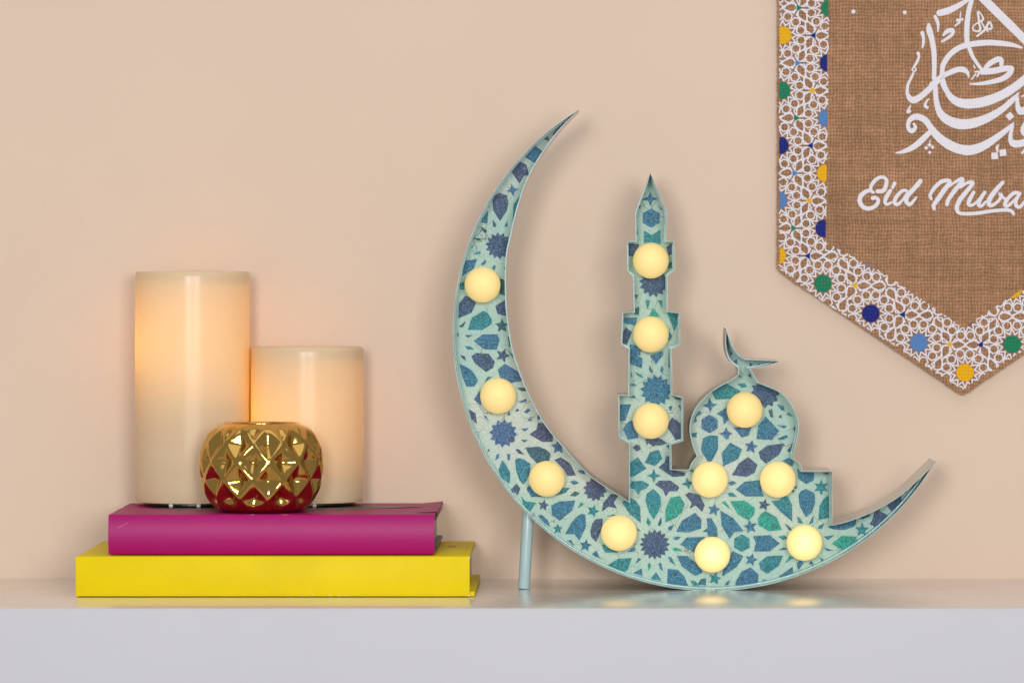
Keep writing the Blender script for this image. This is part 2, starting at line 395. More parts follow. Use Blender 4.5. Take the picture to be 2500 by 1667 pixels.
# ------------------------------------------------------------------ crescent sign
YF, YP, YB = 0.160, 0.187, 0.222
sign = empty('marquee_sign', W(1745, 1441, YF) + Vector((0, 0.03, 0)), 'teal glitter crescent and mosque light-up sign with round warm bulbs', 'light sign')
def arc(a0, a1, n):
    return [(1737 + 631.5*math.cos(a0 + (a1-a0)*i/n), 810 + 631.5*math.sin(a0 + (a1-a0)*i/n)) for i in range(n+1)]
a_top = math.atan2(268-810, 1413-1737); a_right = math.atan2(1127-810, 2286-1737)
out = arc(a_top, a_right - 2*math.pi, 150)
out = out[:-1] + catmull([(2286, 1127), (2257, 1155), (2209, 1199), (2171, 1226), (2128, 1249), (2075, 1270), (2032, 1281)], 5)
out += [(2032, 1150)] + catmull([(1959, 1149.5), (1954, 1132), (1938, 1120)], 4) + catmull([(1937, 1108), (1945, 1078), (1950, 1041), (1945, 1014), (1930, 983), (1905, 956), (1877.8, 943), (1851, 932.7)], 5)
out += catmull([(1841, 916.6), (1836.4, 906.3), (1831, 900)], 3) + [(1854.8, 897), (1883.5, 889.5), (1902, 882.3)]
out += catmull([(1880, 879.3), (1854.8, 878), (1822.7, 876.4), (1811, 871.8), (1797.4, 859.2), (1786, 839.7), (1777, 815)], 4)
out += catmull([(1772.7, 801.8), (1771, 837.4), (1774.4, 862.7), (1783.6, 882), (1797.4, 893.2)], 4)
out += [(1802.6, 897.5)] + [(1802.6, 914.3)] + catmull([(1786, 927), (1755, 943), (1732, 959), (1710, 980), (1692, 1007), (1683, 1044), (1690, 1084), (1701, 1113)], 5)
out += catmull([(1699, 1116), (1689, 1128), (1681.6, 1146)], 4)
out += [(1640, 1145), (1639, 1085), (1668, 1076), (1668, 970), (1642, 963), (1640, 853), (1660.5, 842), (1660, 763.2), (1630, 759), (1630, 673),
        (1647, 660), (1645.5, 589), (1625.5, 588), (1628, 519), (1627, 514), (1588, 422), (1552, 514), (1550, 524), (1551.5, 587.5), (1531, 589),
        (1531, 661), (1545, 674), (1547, 760), (1519.3, 762.7), (1516, 841), (1534.5, 852), (1533.5, 964), (1509.5, 964), (1510, 1068), (1535, 1083), (1535, 1224)]
out += catmull([(1534, 1223), (1452, 1169), (1411, 1130), (1356, 1067), (1325, 1025), (1296, 971), (1272, 914), (1251, 850), (1240, 780), (1235.5, 719),
                (1237, 629), (1248, 574), (1264, 507), (1290, 434), (1325, 373), (1366, 318), (1412, 268.6)], 6)[1:-1]
loop = []
for p in out:
    v = W(p[0], p[1], YF); v = Vector((v.x, v.z))
    if not loop or (v - loop[-1]).length > 0.0002: loop.append(v)
def area2(l): return sum(a.x*b.y - b.x*a.y for a, b in zip(l, l[1:] + l[:1]))/2
CCW = area2(loop) > 0
def offset(l, t):
    n = len(l); res = []
    for i in range(n):
        e1 = (l[i] - l[i-1]).normalized(); e2 = (l[(i+1) % n] - l[i]).normalized()
        n1 = Vector((-e1.y, e1.x)); n2 = Vector((-e2.y, e2.x))
        if not CCW: n1 = -n1; n2 = -n2
        m = n1 + n2
        m = m.normalized() if m.length > 1e-4 else n1
        k = max(0.5, m.dot(n1)); res.append(l[i] + m*(t/k))
    for i, p in enumerate(res):          # near the sharp tips the wall has no room: stay on the outline
        dmin = 1.0
        for j in range(n):
            a, b = l[j-1], l[j]; d = b - a
            u = max(0, min(1, (p-a).dot(d)/max(d.length_squared, 1e-12))); dmin = min(dmin, (a + d*u - p).length)
        if dmin < abs(t)*0.6: res[i] = l[i] + (p - l[i])*0.25
    return res
def strip_ring(bm, lo, li, y0, y1):
    """walls between an outer and inner loop from y0 (front) to y1; material 0 outside and edge, 1 inside"""
    n = len(lo)
    vs = [[bm.verts.new((p.x, y, p.y)) for p in l] for l, y in ((lo, y1), (lo, y0), (li, y0), (li, y1))]
    for s in range(3):
        for i in range(n):
            f = bm.faces.new((vs[s][i], vs[s][(i+1) % n], vs[s+1][(i+1) % n], vs[s+1][i])); f.material_index = (0, 2, 1)[s]
    bmesh.ops.recalc_face_normals(bm, faces=bm.faces)
T = 0.00038
bm = bmesh.new(); strip_ring(bm, loop, offset(loop, T), YF, YB)
link('rim', bm, [M_metal, M_teal, M_cut], sign, True, 28)
bm = bmesh.new(); strip_ring(bm, offset(loop, T*1.02), offset(loop, T*3.0), YP-0.010, YP)
link('inner_bead', bm, [M_teal, M_teal, M_teal], sign, True, 28)
bm = bmesh.new()
pl = offset(loop, T*0.5)
for y, flip in ((YP, 0), (YB-0.0005, 1)):
    vs = [bm.verts.new((p.x, y, p.y)) for p in pl]
    for t in geometry.tessellate_polygon([[Vector((p.x, p.y, 0)) for p in pl]]):
        try: bm.faces.new([vs[i] for i in t])
        except ValueError: pass
bmesh.ops.recalc_face_normals(bm, faces=bm.faces)
panel = link('back_panel', bm, M_card, sign)

# glitter inlays: outlines measured on the photo, given their own thickness on the card
T1, T2, T3, T4, T5, T6 = (1060, 230, 3.136), (1060, 700, 3.136), (1400, 400, 3.136), (1450, 750, 2.958), (1240, 1060, 3.734), (1700, 1060, 3.734)
inl = []
def P(T, c, *xy): inl.append((c, [(T[0] + xy[i]/T[2], T[1] + xy[i+1]/T[2]) for i in range(0, len(xy), 2)]))
def S(T, c, x, y, r, k=5, rot=-90, inner=0.48):
    pts = []
    for i in range(2*k):
        a = R(rot) + math.pi*i/k; rr = r if i % 2 == 0 else r*inner
        pts.append((T[0] + (x + rr*math.cos(a))/T[2], T[1] + (y + rr*math.sin(a))/T[2]))
    inl.append((c, pts))
def ROS(T, c, x, y, r, k=12, rot=0): S(T, c, x, y, r, k, rot, 0.76)
def HEX(T, c, x, y, r): inl.append((c, [(T[0] + (x + r*math.cos(R(60*i+30)))/T[2], T[1] + (y + r*math.sin(R(60*i+30)))/T[2]) for i in range(6)]))
# upper horn
P(T1,'p',915,300,950,260,1000,225,925,325); P(T1,'d',840,345,870,325,880,355); P(T1,'b',710,480,775,405,832,450,790,530)
P(T1,'p',605,595,660,530,700,550,735,630,685,620,655,672,620,620); S(T1,'b',600,735,42,4,-100,.4); P(T1,'p',455,810,470,785,500,768,550,785,558,830,550,880,505,950,460,880)
P(T1,'t',605,960,610,850,660,785,650,850,615,970); P(T1,'t',685,740,700,690,712,685,690,745); P(T1,'b',365,975,385,935,410,900,405,985)
P(T1,'p',450,965,475,1000,465,1018,452,1010); P(T1,'t',540,1010,560,965,560,1015); P(T1,'p',355,1015,400,1040,398,1062,380,1055); P(T1,'d',305,1100,355,1105,350,1120,335,1122)
P(T1,'t',300,1225,350,1202,352,1222); ROS(T1,'p',495,1160,88,14,8); P(T1,'b',235,1280,320,1268,300,1330,225,1380); P(T1,'b',360,1300,390,1270,395,1290,375,1308); P(T1,'t',445,1330,460,1305,472,1322,460,1345)
P(T1,'d',500,1420,530,1425,540,1450,540,1530,505,1520); P(T1,'t',200,1450,230,1440,230,1490,200,1490); P(T1,'t',285,1165,300,1160,290,1180); P(T1,'t',535,1335,545,1305,548,1345)
# left limb
P(T2,'p',195,225,200,130,240,80,290,92,310,130,280,190); P(T2,'t',275,318,300,240,375,195,400,205,430,250,430,280,370,318); P(T2,'p',475,150,540,110,545,215,490,200)
S(T2,'d',520,298,48); P(T2,'p',195,300,240,265,225,300,212,310); P(T2,'b',320,415,380,372,475,372,488,410,470,470,390,468); P(T2,'d',240,370,290,370,260,387)
P(T2,'t',240,455,270,455,300,475,260,478); P(T2,'p',300,535,330,515,410,520,450,570,440,610,395,638,320,580); P(T2,'p',205,525,230,530,242,562,215,545); S(T2,'p',525,525,48,5,-70)
P(T2,'b',205,605,235,615,290,650,325,710,300,750,250,750,225,690); P(T2,'b',500,640,545,600,630,650,655,710,590,725,520,700); P(T2,'d',390,725,410,690,440,690)
P(T2,'b',310,860,350,800,358,900,330,880); P(T2,'d',640,775,700,772,700,795,670,795); P(T2,'b',650,880,700,858,705,872,670,885); P(T2,'t',190,365,180,385,178,350); P(T2,'d',562,980,575,950,580,980)
P(T2,'d',625,955,635,930,650,945); P(T2,'b',690,955,720,930,735,945,710,965); P(T2,'b',715,1025,740,995,745,1020); P(T2,'p',272,945,315,970,322,1040,290,1010); P(T2,'t',380,985,400,990,415,1025)
ROS(T2,'b',530,1120,92,12,5); P(T2,'p',745,1125,790,1095,800,1050,850,1050,900,1120,895,1172,830,1175); P(T2,'b',670,1085,720,1080,695,1105); S(T2,'b',950,1225,50); P(T2,'b',555,1280,580,1290,577,1322)
P(T2,'b',470,1320,480,1285,497,1280,490,1310); P(T2,'d',408,1262,415,1240,425,1250); P(T2,'d',630,1240,650,1245,682,1275,650,1262); P(T2,'d',670,1170,715,1172,690,1188)
P(T2,'t',500,1400,525,1340,545,1360,575,1420,572,1490,520,1450); P(T2,'p',610,1568,625,1515,655,1545,640,1575); P(T2,'d',790,1000,800,965,818,1000,800,1015)
P(T2,'d',565,385,580,380,588,440,575,455); P(T2,'d',560,480,600,520,600,540)
# lower left
P(T5,'t',75,245,105,232,140,240,195,275,190,350,165,400,140,435,110,400,85,330); P(T5,'d',180,130,280,120,340,145,375,175,360,235,270,250,215,195); P(T5,'p',440,240,490,220,560,270,605,360,540,365,510,310)
P(T5,'b',180,500,200,470,260,530,310,560,215,560); P(T5,'t',440,550,490,490,555,490,520,530); P(T5,'t',570,430,610,420,642,440,600,455); ROS(T5,'p',795,500,92,12,10); P(T5,'d',570,555,610,520,650,535,615,560)
S(T5,'p',325,645,44,5,-80); P(T5,'b',410,650,470,620,595,612,570,690,475,768,415,720); P(T5,'g',640,670,665,618,690,635); P(T5,'p',45,490,78,455,108,490,88,545); P(T5,'t',130,570,160,610,245,622,200,685,150,645)
P(T5,'b',280,745,310,735,360,780,375,830,330,800); S(T5,'t',455,860,40); P(T5,'b',540,895,580,820,620,770,665,740,695,745,700,840,670,900,650,945,610,895); S(T5,'t',775,697,50,5,-70)
P(T5,'p',870,690,880,620,940,555,1000,560,960,620,985,665,920,650); P(T5,'t',1055,625,1120,588,1165,615,1195,660,1200,780,1120,720); P(T5,'p',760,870,775,815,800,785,855,778,850,850,805,960,765,920)
ROS(T5,'p',1338,1000,118,16,0); P(T5,'t',1265,605,1275,555,1325,515,1380,570,1385,640,1360,700,1328,750,1290,690); P(T5,'g',1450,780,1450,680,1490,590,1560,578,1600,640,1575,705,1530,745)
P(T5,'t',1115,480,1140,435,1220,430,1275,460,1250,490,1215,500,1190,540,1165,500); P(T5,'p',1360,460,1390,430,1480,430,1545,480,1530,510,1470,510,1440,550,1420,500)
P(T5,'p',1630,560,1660,540,1740,560,1780,640,1760,690,1710,640,1665,665,1680,620); P(T5,'b',1555,875,1600,790,1700,728,1750,780,1745,850,1650,880); P(T5,'b',1590,1000,1640,945,1780,940,1760,1000,1700,1060)
P(T5,'b',1785,880,1825,850,1815,780,1850,775,1895,850,1902,930,1835,940,1820,885); P(T5,'b',1950,720,2030,770,2090,860,2050,880,2020,932,1960,830)
P(T5,'t',1265,800,1275,762,1300,800,1285,828); P(T5,'d',1368,820,1395,758,1400,800,1385,830); P(T5,'b',1460,860,1470,840,1508,825,1490,870); P(T5,'b',1508,945,1535,930,1572,932,1540,960)
P(T5,'g',1505,1040,1530,1030,1580,1055,1520,1060); P(T5,'t',1463,1120,1490,1122,1520,1182,1480,1155); P(T5,'b',1375,1180,1395,1170,1410,1240,1385,1215); P(T5,'g',1275,1190,1290,1170,1302,1195,1285,1235)
P(T5,'b',1163,1175,1190,1125,1212,1138); P(T5,'t',930,1190,1010,1140,1115,1133,1085,1220,1055,1248); P(T5,'b',1560,1118,1640,1118,1750,1208,1755,1250,1700,1272,1600,1200)
P(T5,'b',1465,1340,1470,1235,1550,1245,1600,1300,1625,1365,1500,1360); P(T5,'b',1150,1260,1215,1225,1222,1282); P(T5,'t',1310,1310,1350,1258,1392,1325); S(T5,'t',1885,1308,48,5,-75)
P(T5,'b',1735,1360,1760,1320,1800,1312,1800,1368); P(T5,'t',1672,1330,1710,1340,1740,1372,1690,1370); S(T5,'b',708,1010,48,5,-80); P(T5,'t',865,1010,890,1068,990,1068,900,1000)
P(T5,'b',775,1090,810,1063,835,1118,880,1135,800,1110); P(T5,'b',1098,1065,1130,1035,1165,1040,1140,1065); P(T5,'b',545,965,575,962,595,1000); P(T5,'t',1115,270,1180,222,1245,310,1150,370,1115,370)
P(T5,'t',1262,250,1300,170,1370,150,1395,220,1340,275); P(T5,'p',1392,300,1440,260,1450,210,1490,215,1500,320,1600,340,1590,365,1500,372); S(T5,'t',1330,375,55,4,-90,.36); S(T5,'t',1640,445,48,4,-100,.42)
S(T5,'b',1878,685,50,5,-80); P(T5,'g',1960,615,1985,612,2020,668); P(T5,'b',905,745,960,728,985,735); P(T5,'d',1175,850,1210,880,1190,875); P(T5,'t',640,330,690,325,700,360,660,350)
P(T5,'p',60,30,20,20,5,60,40,70); P(T5,'d',75,140,110,145,140,180,100,170); P(T5,'b',0,180,20,185,15,225,0,230); P(T5,'t',0,330,15,370,0,420)
P(T5,'b',30,495,55,500,40,525); P(T5,'t',20,1000,20,1001,21,1000) if False else None
P(T5,'d',1150,110,1200,100,1180,150) ; P(T5,'d',1290,60,1340,40,1400,50,1440,80,1380,95,1310,90)
# lower right
P(T6,'t',55,130,70,50,120,25,185,30,185,130,150,200,120,245,65,160); P(T6,'t',245,170,310,90,400,140,370,215,255,272); S(T6,'b',500,112,54,5,-80); P(T6,'p',585,160,650,110,780,95,740,180,640,250,595,210)
P(T6,'p',345,360,400,270,470,220,540,280,520,340,460,372); P(T6,'b',295,440,330,425,362,440,320,462); P(T6,'b',383,500,450,440,570,428,580,500,597,552,460,552); P(T6,'t',290,535,325,530,362,562,305,562)
P(T6,'g',330,620,440,615,520,670,515,720,470,765,390,720); P(T6,'g',240,625,260,613,302,672); P(T6,'b',235,715,330,770,412,870,340,878,305,932,245,830); S(T6,'p',618,640,48,5,-75)
P(T6,'t',700,610,760,605,800,570,830,575,860,640,862,767,770,690); P(T6,'g',573,770,600,730,632,710,720,760,757,855,660,865,580,820); S(T6,'b',492,840,54,5,-100); P(T6,'d',812,815,850,840,872,872,840,862)
HEX(T6,'t',415,988,68); P(T6,'b',533,935,660,928,737,990,660,1052,538,1052,555,990); P(T6,'t',753,930,800,922,828,940,790,957); P(T6,'b',753,1052,800,1028,832,1045); P(T6,'g',813,1168,850,1108,882,1120)
P(T6,'b',918,1170,950,1150,972,1170,930,1226); P(T6,'b',1030,1175,1050,1150,1065,1185); P(T6,'b',1125,1120,1150,1130,1165,1150,1140,1148); P(T6,'t',925,750,950,770,966,806,930,800); P(T6,'b',1066,743,1062,800,1028,812)
P(T6,'b',1113,852,1125,830,1162,813,1140,858); P(T6,'b',943,560,960,530,1000,512,1065,545,1070,620,1045,690,1000,730,950,640); P(T6,'t',1120,760,1130,650,1160,600,1195,572,1198,740); S(T6,'t',1138,480,60,6)
P(T6,'b',930,325,1060,350,1060,412,1000,440,940,400); P(T6,'d',1150,345,1195,345,1190,362); P(T6,'b',790,240,840,218,882,240,870,285,810,250); P(T6,'d',890,480,920,470,910,492); P(T6,'d',870,515,890,500,885,530)
P(T6,'b',1218,840,1280,810,1440,778,1430,830,1350,862,1260,857); P(T6,'d',1475,750,1570,708,1578,740,1520,767); P(T6,'p',1590,810,1610,780,1635,698,1740,745,1690,800,1640,835); P(T6,'p',1745,630,1800,580,1860,568,1872,620,1790,697)
S(T6,'t',1510,867,55,5,-88); P(T6,'g',1255,990,1330,930,1440,935,1450,970,1340,1042); P(T6,'b',1168,930,1250,918,1202,957); P(T6,'b',1168,1030,1242,1055,1190,1057); S(T6,'b',500,1140,50,5,-75)
P(T6,'t',585,1170,650,1118,770,1113,740,1190,650,1252,600,1222); P(T6,'b',378,1330,420,1258,490,1225,550,1280,545,1340,480,1362,370,1367); P(T6,'b',250,1272,258,1180,330,1078,412,1115,360,1200); S(T6,'t',170,1312,48,5,-80)
P(T6,'b',760,1290,870,1213,872,1260,800,1290); P(T6,'t',262,1368,280,1340,305,1330,290,1365); P(T6,'p',1960,470,2030,420,1990,472); P(T6,'d',1885,520,1905,505,1912,525); P(T6,'d',1640,680,1665,665,1670,690) 
P(T6,'t',600,1320,640,1325,615,1335); P(T6,'d',835,150,870,95,885,130,850,155); P(T6,'p',570,35,580,0,720,0,640,42); P(T6,'t',750,42,800,12,830,15,800,45); P(T6,'t',250,20,300,5,290,40)
# dome
P(T4,'t',868,610,950,558,1042,605,990,650,890,657); ROS(T4,'p',1235,620,92,12,0); S(T4,'b',838,705,45,4,-95,.4); P(T4,'t',1040,555,1085,550,1102,570,1070,577); HEX(T4,'b',835,840,56)
P(T4,'t',738,780,760,748,777,765,730,792); P(T4,'t',720,830,735,788,742,820); P(T4,'b',895,770,960,728,970,800,940,835,930,790); S(T4,'b',955,910,40,4,-90,.42); P(T4,'b',1185,940,1195,860,1240,802,1322,890,1280,945)
P(T4,'d',1263,745,1285,738,1292,792,1275,785); P(T4,'t',1328,705,1365,710,1377,747,1350,735); P(T4,'d',1335,790,1350,775,1355,798); P(T4,'t',1390,770,1410,760,1425,785); P(T4,'b',1328,850,1390,855,1372,870)
P(T4,'b',1333,945,1385,923,1395,940); P(T4,'b',1018,870,1130,870,1110,920,1070,932); P(T4,'t',710,910,740,905,738,935,712,930); P(T4,'t',1035,495,1045,480,1065,505); P(T4,'d',1112,490,1130,480,1135,510)
P(T4,'b',1000,400,1030,375,1035,425); P(T4,'d',985,320,1000,335,985,345); P(T4,'d',1125,400,1145,410,1130,430); P(T4,'d',1190,405,1200,420,1188,428); P(T4,'b',1440,870,1455,860,1450,900); P(T4,'d',1400,1025,1440,1000,1430,1030)
P(T4,'t',690,1180,710,1165,720,1190)
# minaret, from the bottom up
P(T4,'p',538,860,570,805,637,850,637,930,590,942); P(T4,'b',220,880,245,840,270,825,300,860,312,930,250,942); P(T4,'b',188,710,260,708,225,807,190,812); ROS(T4,'b',450,600,98,14,6)
P(T4,'b',258,650,290,635,302,655); P(T4,'b',262,560,290,550,300,568); P(T4,'p',380,955,430,940,485,955,480,985,455,975,430,1000,405,975,390,990); P(T4,'p',285,1010,310,990,335,1020,310,1035); P(T4,'b',540,720,565,710,555,745)
P(T4,'d',610,705,630,715,628,750); P(T4,'d',580,650,635,655,635,668,600,665); P(T4,'t',525,1000,555,990,553,1030)
P(T4,'b',265,340,300,345,345,370,338,430,270,402); P(T4,'b',265,270,330,290,330,340,265,333); P(T4,'b',413,350,490,320,495,342,450,402); P(T4,'t',480,450,490,423,502,450,487,470); P(T4,'t',300,468,345,490,352,507,318,492)
P(T4,'d',543,310,560,310,556,432,540,420); P(T4,'d',400,445,405,425,420,460,412,472); P(T4,'d',270,470,275,500,268,500)
P(T3,'t',725,1145,795,1150,800,1200,770,1262); P(T3,'b',380,1180,480,1180,465,1230,390,1215); P(T3,'p',380,1300,400,1260,440,1290,410,1370,382,1368); P(T3,'g',580,1170,612,1108,655,1165); P(T3,'b',725,1350,735,1290,755,1320)
S(T3,'b',588,268,48,4,-90,.4); HEX(T3,'b',595,415,62); P(T3,'t',548,518,600,547,655,513,655,605,550,602); P(T3,'p',428,620,495,620,490,660,460,700,428,695); P(T3,'p',715,640,750,620,752,685,730,692); P(T3,'t',720,770,752,752,752,792,725,795)
ROS(T3,'p',618,905,98,14,4); P(T3,'t',553,1055,562,1042,583,1048,568,1105); P(T3,'t',648,1045,675,1048,678,1100); P(T3,'d',472,1000,495,1005,480,1032); P(T3,'d',475,1110,500,1098,500,1150,472,1150)
P(T3,'t',650,325,680,345,670,350); P(T3,'d',500,330,515,318,510,345); P(T3,'t',488,500,492,540,486,540)
def inside(p):
    c = False; n = len(pl)
    for i in range(n):
        a, b = pl[i], pl[i-1]
        if (a.y > p.y) != (b.y > p.y) and p.x < (b.x-a.x)*(p.y-a.y)/(b.y-a.y) + a.x: c = not c
    return c
clip = offset(loop, T*1.4)
def nearest(p):
    best = None
    for i in range(len(clip)):
        a, b = clip[i-1], clip[i]; d = b - a
        t = max(0, min(1, (p-a).dot(d)/max(d.length_squared, 1e-12))); q = a + d*t; e = (q-p).length_squared
        if best is None or e < best[0]: best = (e, q)
    return best[1]
for ii, (c, pts) in enumerate(inl):
    poly = []; up = 0.0003 + 0.0000035*ii
    mx = sum(q[0] for q in pts)/len(pts); my = sum(q[1] for q in pts)/len(pts)
    for x, y in pts:
        x = mx + (x-mx)*1.19; y = my + (y-my)*1.19
        v = W(x, y, YP); v = Vector((v.x, v.z))
        poly.append(v if inside(v) else nearest(v))
    bm = bmesh.new()
    f = [bm.verts.new((p.x, YP-up, p.y)) for p in poly]; k = [bm.verts.new((p.x, YP-0.00002, p.y)) for p in poly]
    n = len(poly)
    for t in geometry.tessellate_polygon([[Vector((p.x, p.y, 0)) for p in poly]]): 
        try: bm.faces.new([f[i] for i in t])
        except ValueError: pass
    for i in range(n): bm.faces.new((f[i], f[(i+1) % n], k[(i+1) % n], k[i]))
    bmesh.ops.recalc_face_normals(bm, faces=bm.faces)
    link('glitter_inlay', bm, GL[c], panel)

# bulbs
def make_bulb_mesh():
    bm = bmesh.new(); bmesh.ops.create_uvsphere(bm, u_segments=40, v_segments=24, radius=0.0124)
    for v in bm.verts:        # the tiny mould mark at the front pole
        v.co = Vector((v.co.x, -v.co.z, v.co.y))
    for v in bm.verts:
        if v.co.y < -0.01239: v.co.y -= 0.0004
    for f in bm.faces: f.smooth = True
    return bm
def bulb_meshes():
    res = []
    for m in M_bulb:
        bm = make_bulb_mesh(); me = bpy.data.meshes.new('bulb'); bm.to_mesh(me); bm.free(); me.materials.append(m); res.append(me)
    return res
BME = bulb_meshes()
sm = bpy.data.meshes.new('socket'); bm = bmesh.new()
prof = [(0.0075, 0.0), (0.0075, 0.004), (0.005, 0.006)]
rings = [[bm.verts.new((r*math.cos(2*math.pi*k/24), -y, r*math.sin(2*math.pi*k/24))) for k in range(24)] for r, y in prof]
for a, b in zip(rings, rings[1:]):
    for k in range(24): bm.faces.new((a[k], a[(k+1) % 24], b[(k+1) % 24], b[k]))
bm.to_mesh(sm); bm.free(); sm.materials.append(M_teal)
for (x, y, lv) in [(1178, 695, 0), (1216, 966, 0), (1335, 1168, 0), (1511, 1300, 1), (1739, 1353, 2), (1964, 1324, 2), (1589, 636, 0), (1589, 816, 0), (1589, 1027, 0),
                   (1818, 1000, 0), (1733, 1170, 1), (1899, 1170, 1)]:
    p = W(x, y, YP - 0.0135)
    o = bpy.data.objects.new('bulb', BME[lv]); COL.objects.link(o); o.parent = sign; o.location = p - sign.location
    o.rotation_euler = (0, R(random.uniform(0, 360)), 0)
    s = bpy.data.objects.new('socket', sm); COL.objects.link(s); s.parent = o; s.location = (0, 0.0134, 0)
# leg
bm = bmesh.new()
A = Vector((-0.0427, 0.1725, 0.0)); B = Vector((-0.0398, 0.178, 0.0525)); n = 28
ax = (B-A).normalized(); ux = ax.cross(Vector((0, 1, 0))).normalized(); uy = ax.cross(ux)
rings = []
for t, r in ((0.0, 0.0037), (0.012, 0.0041), (1.0, 0.0041)):
    c = A + (B-A)*t; rings.append([bm.verts.new(c + ux*r*math.cos(2*math.pi*k/n) + uy*r*math.sin(2*math.pi*k/n)) for k in range(n)])
for a, b in zip(rings, rings[1:]):
    for k in range(n): bm.faces.new((a[k], a[(k+1) % n], b[(k+1) % n], b[k]))
bm.faces.new(rings[0]); bm.faces.new(rings[-1]); bmesh.ops.recalc_face_normals(bm, faces=bm.faces)
link('leg', bm, M_leg, sign, True)

# ------------------------------------------------------------------ burlap banner
YN = 0.2655
PITCH = 0.0025
def weave(nt):
    co = objco(nt)
    d = noise(nt, 90, 2, 0.5, co); d2 = noise(nt, 14, 2, 0.5, co)
    sp = nt.nodes.new('ShaderNodeSeparateXYZ'); lk(nt, co, sp.inputs[0])
    wob = math_(nt, 'MULTIPLY', math_(nt, 'SUBTRACT', d.outputs['Fac'], 0.5), 0.0030)
    wob2 = math_(nt, 'MULTIPLY', math_(nt, 'SUBTRACT', d2.outputs['Fac'], 0.5), 0.004)
    X = math_(nt, 'MULTIPLY', math_(nt, 'ADD', math_(nt, 'ADD', sp.outputs[0], wob), wob2), math.pi/PITCH*1.12)
    Z = math_(nt, 'MULTIPLY', math_(nt, 'SUBTRACT', math_(nt, 'ADD', sp.outputs[2], wob), wob2), math.pi/PITCH)
    sx, sz = math_(nt, 'SINE', X), math_(nt, 'SINE', Z)
    par = math_(nt, 'MULTIPLY', math_(nt, 'MULTIPLY', sx, sz), 0.42)
    hw = math_(nt, 'MULTIPLY', math_(nt, 'ABSOLUTE', sx), math_(nt, 'ADD', par, 0.6))
    hf = math_(nt, 'MULTIPLY', math_(nt, 'ABSOLUTE', sz), math_(nt, 'SUBTRACT', 0.52, par))
    return co, math_(nt, 'MAXIMUM', hw, hf)
def burlap_mat():
    m, nt, b = mat('burlap'); co, h = weave(nt)
    r = ramp(nt, h, [(0.08, (0.22, 0.103, 0.050)), (0.40, (0.36, 0.188, 0.099)), (0.95, (0.47, 0.270, 0.155))])
    fib = noise(nt, 420, 3, 0.7, co); f = ramp(nt, fib.outputs['Fac'], [(0.25, 0.72), (0.75, 1.22)])
    for sc in ((300, 300, 14), (14, 300, 340)):     # single threads differ in tone
        mp = nt.nodes.new('ShaderNodeMapping'); mp.inputs['Scale'].default_value = sc; lk(nt, co, mp.inputs[0])
        th = noise(nt, 1.0, 2, 0.6, mp.outputs[0]); tr = ramp(nt, th.outputs['Fac'], [(0.3, 0.89), (0.7, 1.08)])
        r = type('o', (), {'outputs': [mix(nt, 1.0, r.outputs[0], tr.outputs[0], 'MULTIPLY')]})
    blot = noise(nt, 26, 3, 0.6, co); bl = ramp(nt, blot.outputs['Fac'], [(0.3, 0.9), (0.7, 1.08)])
    c = mix(nt, 1.0, mix(nt, 1.0, r.outputs[0], f.outputs[0], 'MULTIPLY'), bl.outputs[0], 'MULTIPLY')
    lk(nt, c, b.inputs['Base Color']); b.inputs['Roughness'].default_value = 0.9; b.inputs['Specular IOR Level'].default_value = 0.1
    bump(nt, b, h, 0.55, 0.0009)
    return m
def print_mat(name, col, wear=0.1):
    """ink on the weave: the cloth shows through in its deepest pits"""
    m, nt, b = mat(name); co, h = weave(nt)
    n = noise(nt, 200, 3, 0.6, co)
    s = math_(nt, 'ADD', h, math_(nt, 'MULTIPLY', math_(nt, 'SUBTRACT', n.outputs['Fac'], 0.5), 0.35))
    k = ramp(nt, s, [(wear, 0.0), (wear + 0.08, 1.0)])
    lk(nt, mix(nt, k.outputs[0], (0.30, 0.13, 0.055), col), b.inputs['Base Color'])
    b.inputs['Roughness'].default_value = 0.8; b.inputs['Specular IOR Level'].default_value = 0.2
    bump(nt, b, h, 0.35, 0.0006)
    return m
M_burlap = burlap_mat()
M_white = print_mat('white_ink', (0.78, 0.75, 0.80), 0.03)
INK = {'y': print_mat('yellow_ink', (0.80, 0.42, 0.006), 0.14), 'g': print_mat('green_ink', (0.006, 0.20, 0.095), 0.14),
       'n': print_mat('navy_ink', (0.010, 0.022, 0.19), 0.05), 'l': print_mat('light_blue_ink', (0.085, 0.22, 0.50), 0.16)}
banner = empty('hanging_banner', W(2350, 300, YN), 'burlap pennant printed with white calligraphy and a lace border, hung on the wall', 'banner')
bo = [(1899, -160), (1898, 300), (1897, 652), (1902, 664), (1960, 704), (2160, 838), (2340, 960), (2350, 965), (2360, 960), (2540, 838), (2740, 704), (2798, 664), (2803, 652), (2803, 300), (2803, -160)]
pts = []
for a, b in zip(bo, bo[1:]):
    L = math.hypot(b[0]-a[0], b[1]-a[1]); n = max(1, int(L/6))
    for i in range(n):
        t = i/n; j = 1.1 if L > 40 else 0.2
        pts.append((a[0]+(b[0]-a[0])*t + random.uniform(-j, j), a[1]+(b[1]-a[1])*t + random.uniform(-j, j)))
pts.append(bo[-1])
bm = bmesh.new()
L3 = [W(x, y, YN) for x, y in pts]
F = [bm.verts.new(p) for p in L3]; K = [bm.verts.new(p + Vector((0, 0.0022, 0))) for p in L3]
for t in geometry.tessellate_polygon([[Vector((p.x, p.z, 0)) for p in L3]]):
    bm.faces.new([F[i] for i in t]); bm.faces.new([K[i] for i in reversed(t)])
for i in range(len(F)): bm.faces.new((F[i], F[(i+1) % len(F)], K[(i+1) % len(F)], K[i]))
bmesh.ops.recalc_face_normals(bm, faces=bm.faces)
link('cloth', bm, M_burlap, banner)

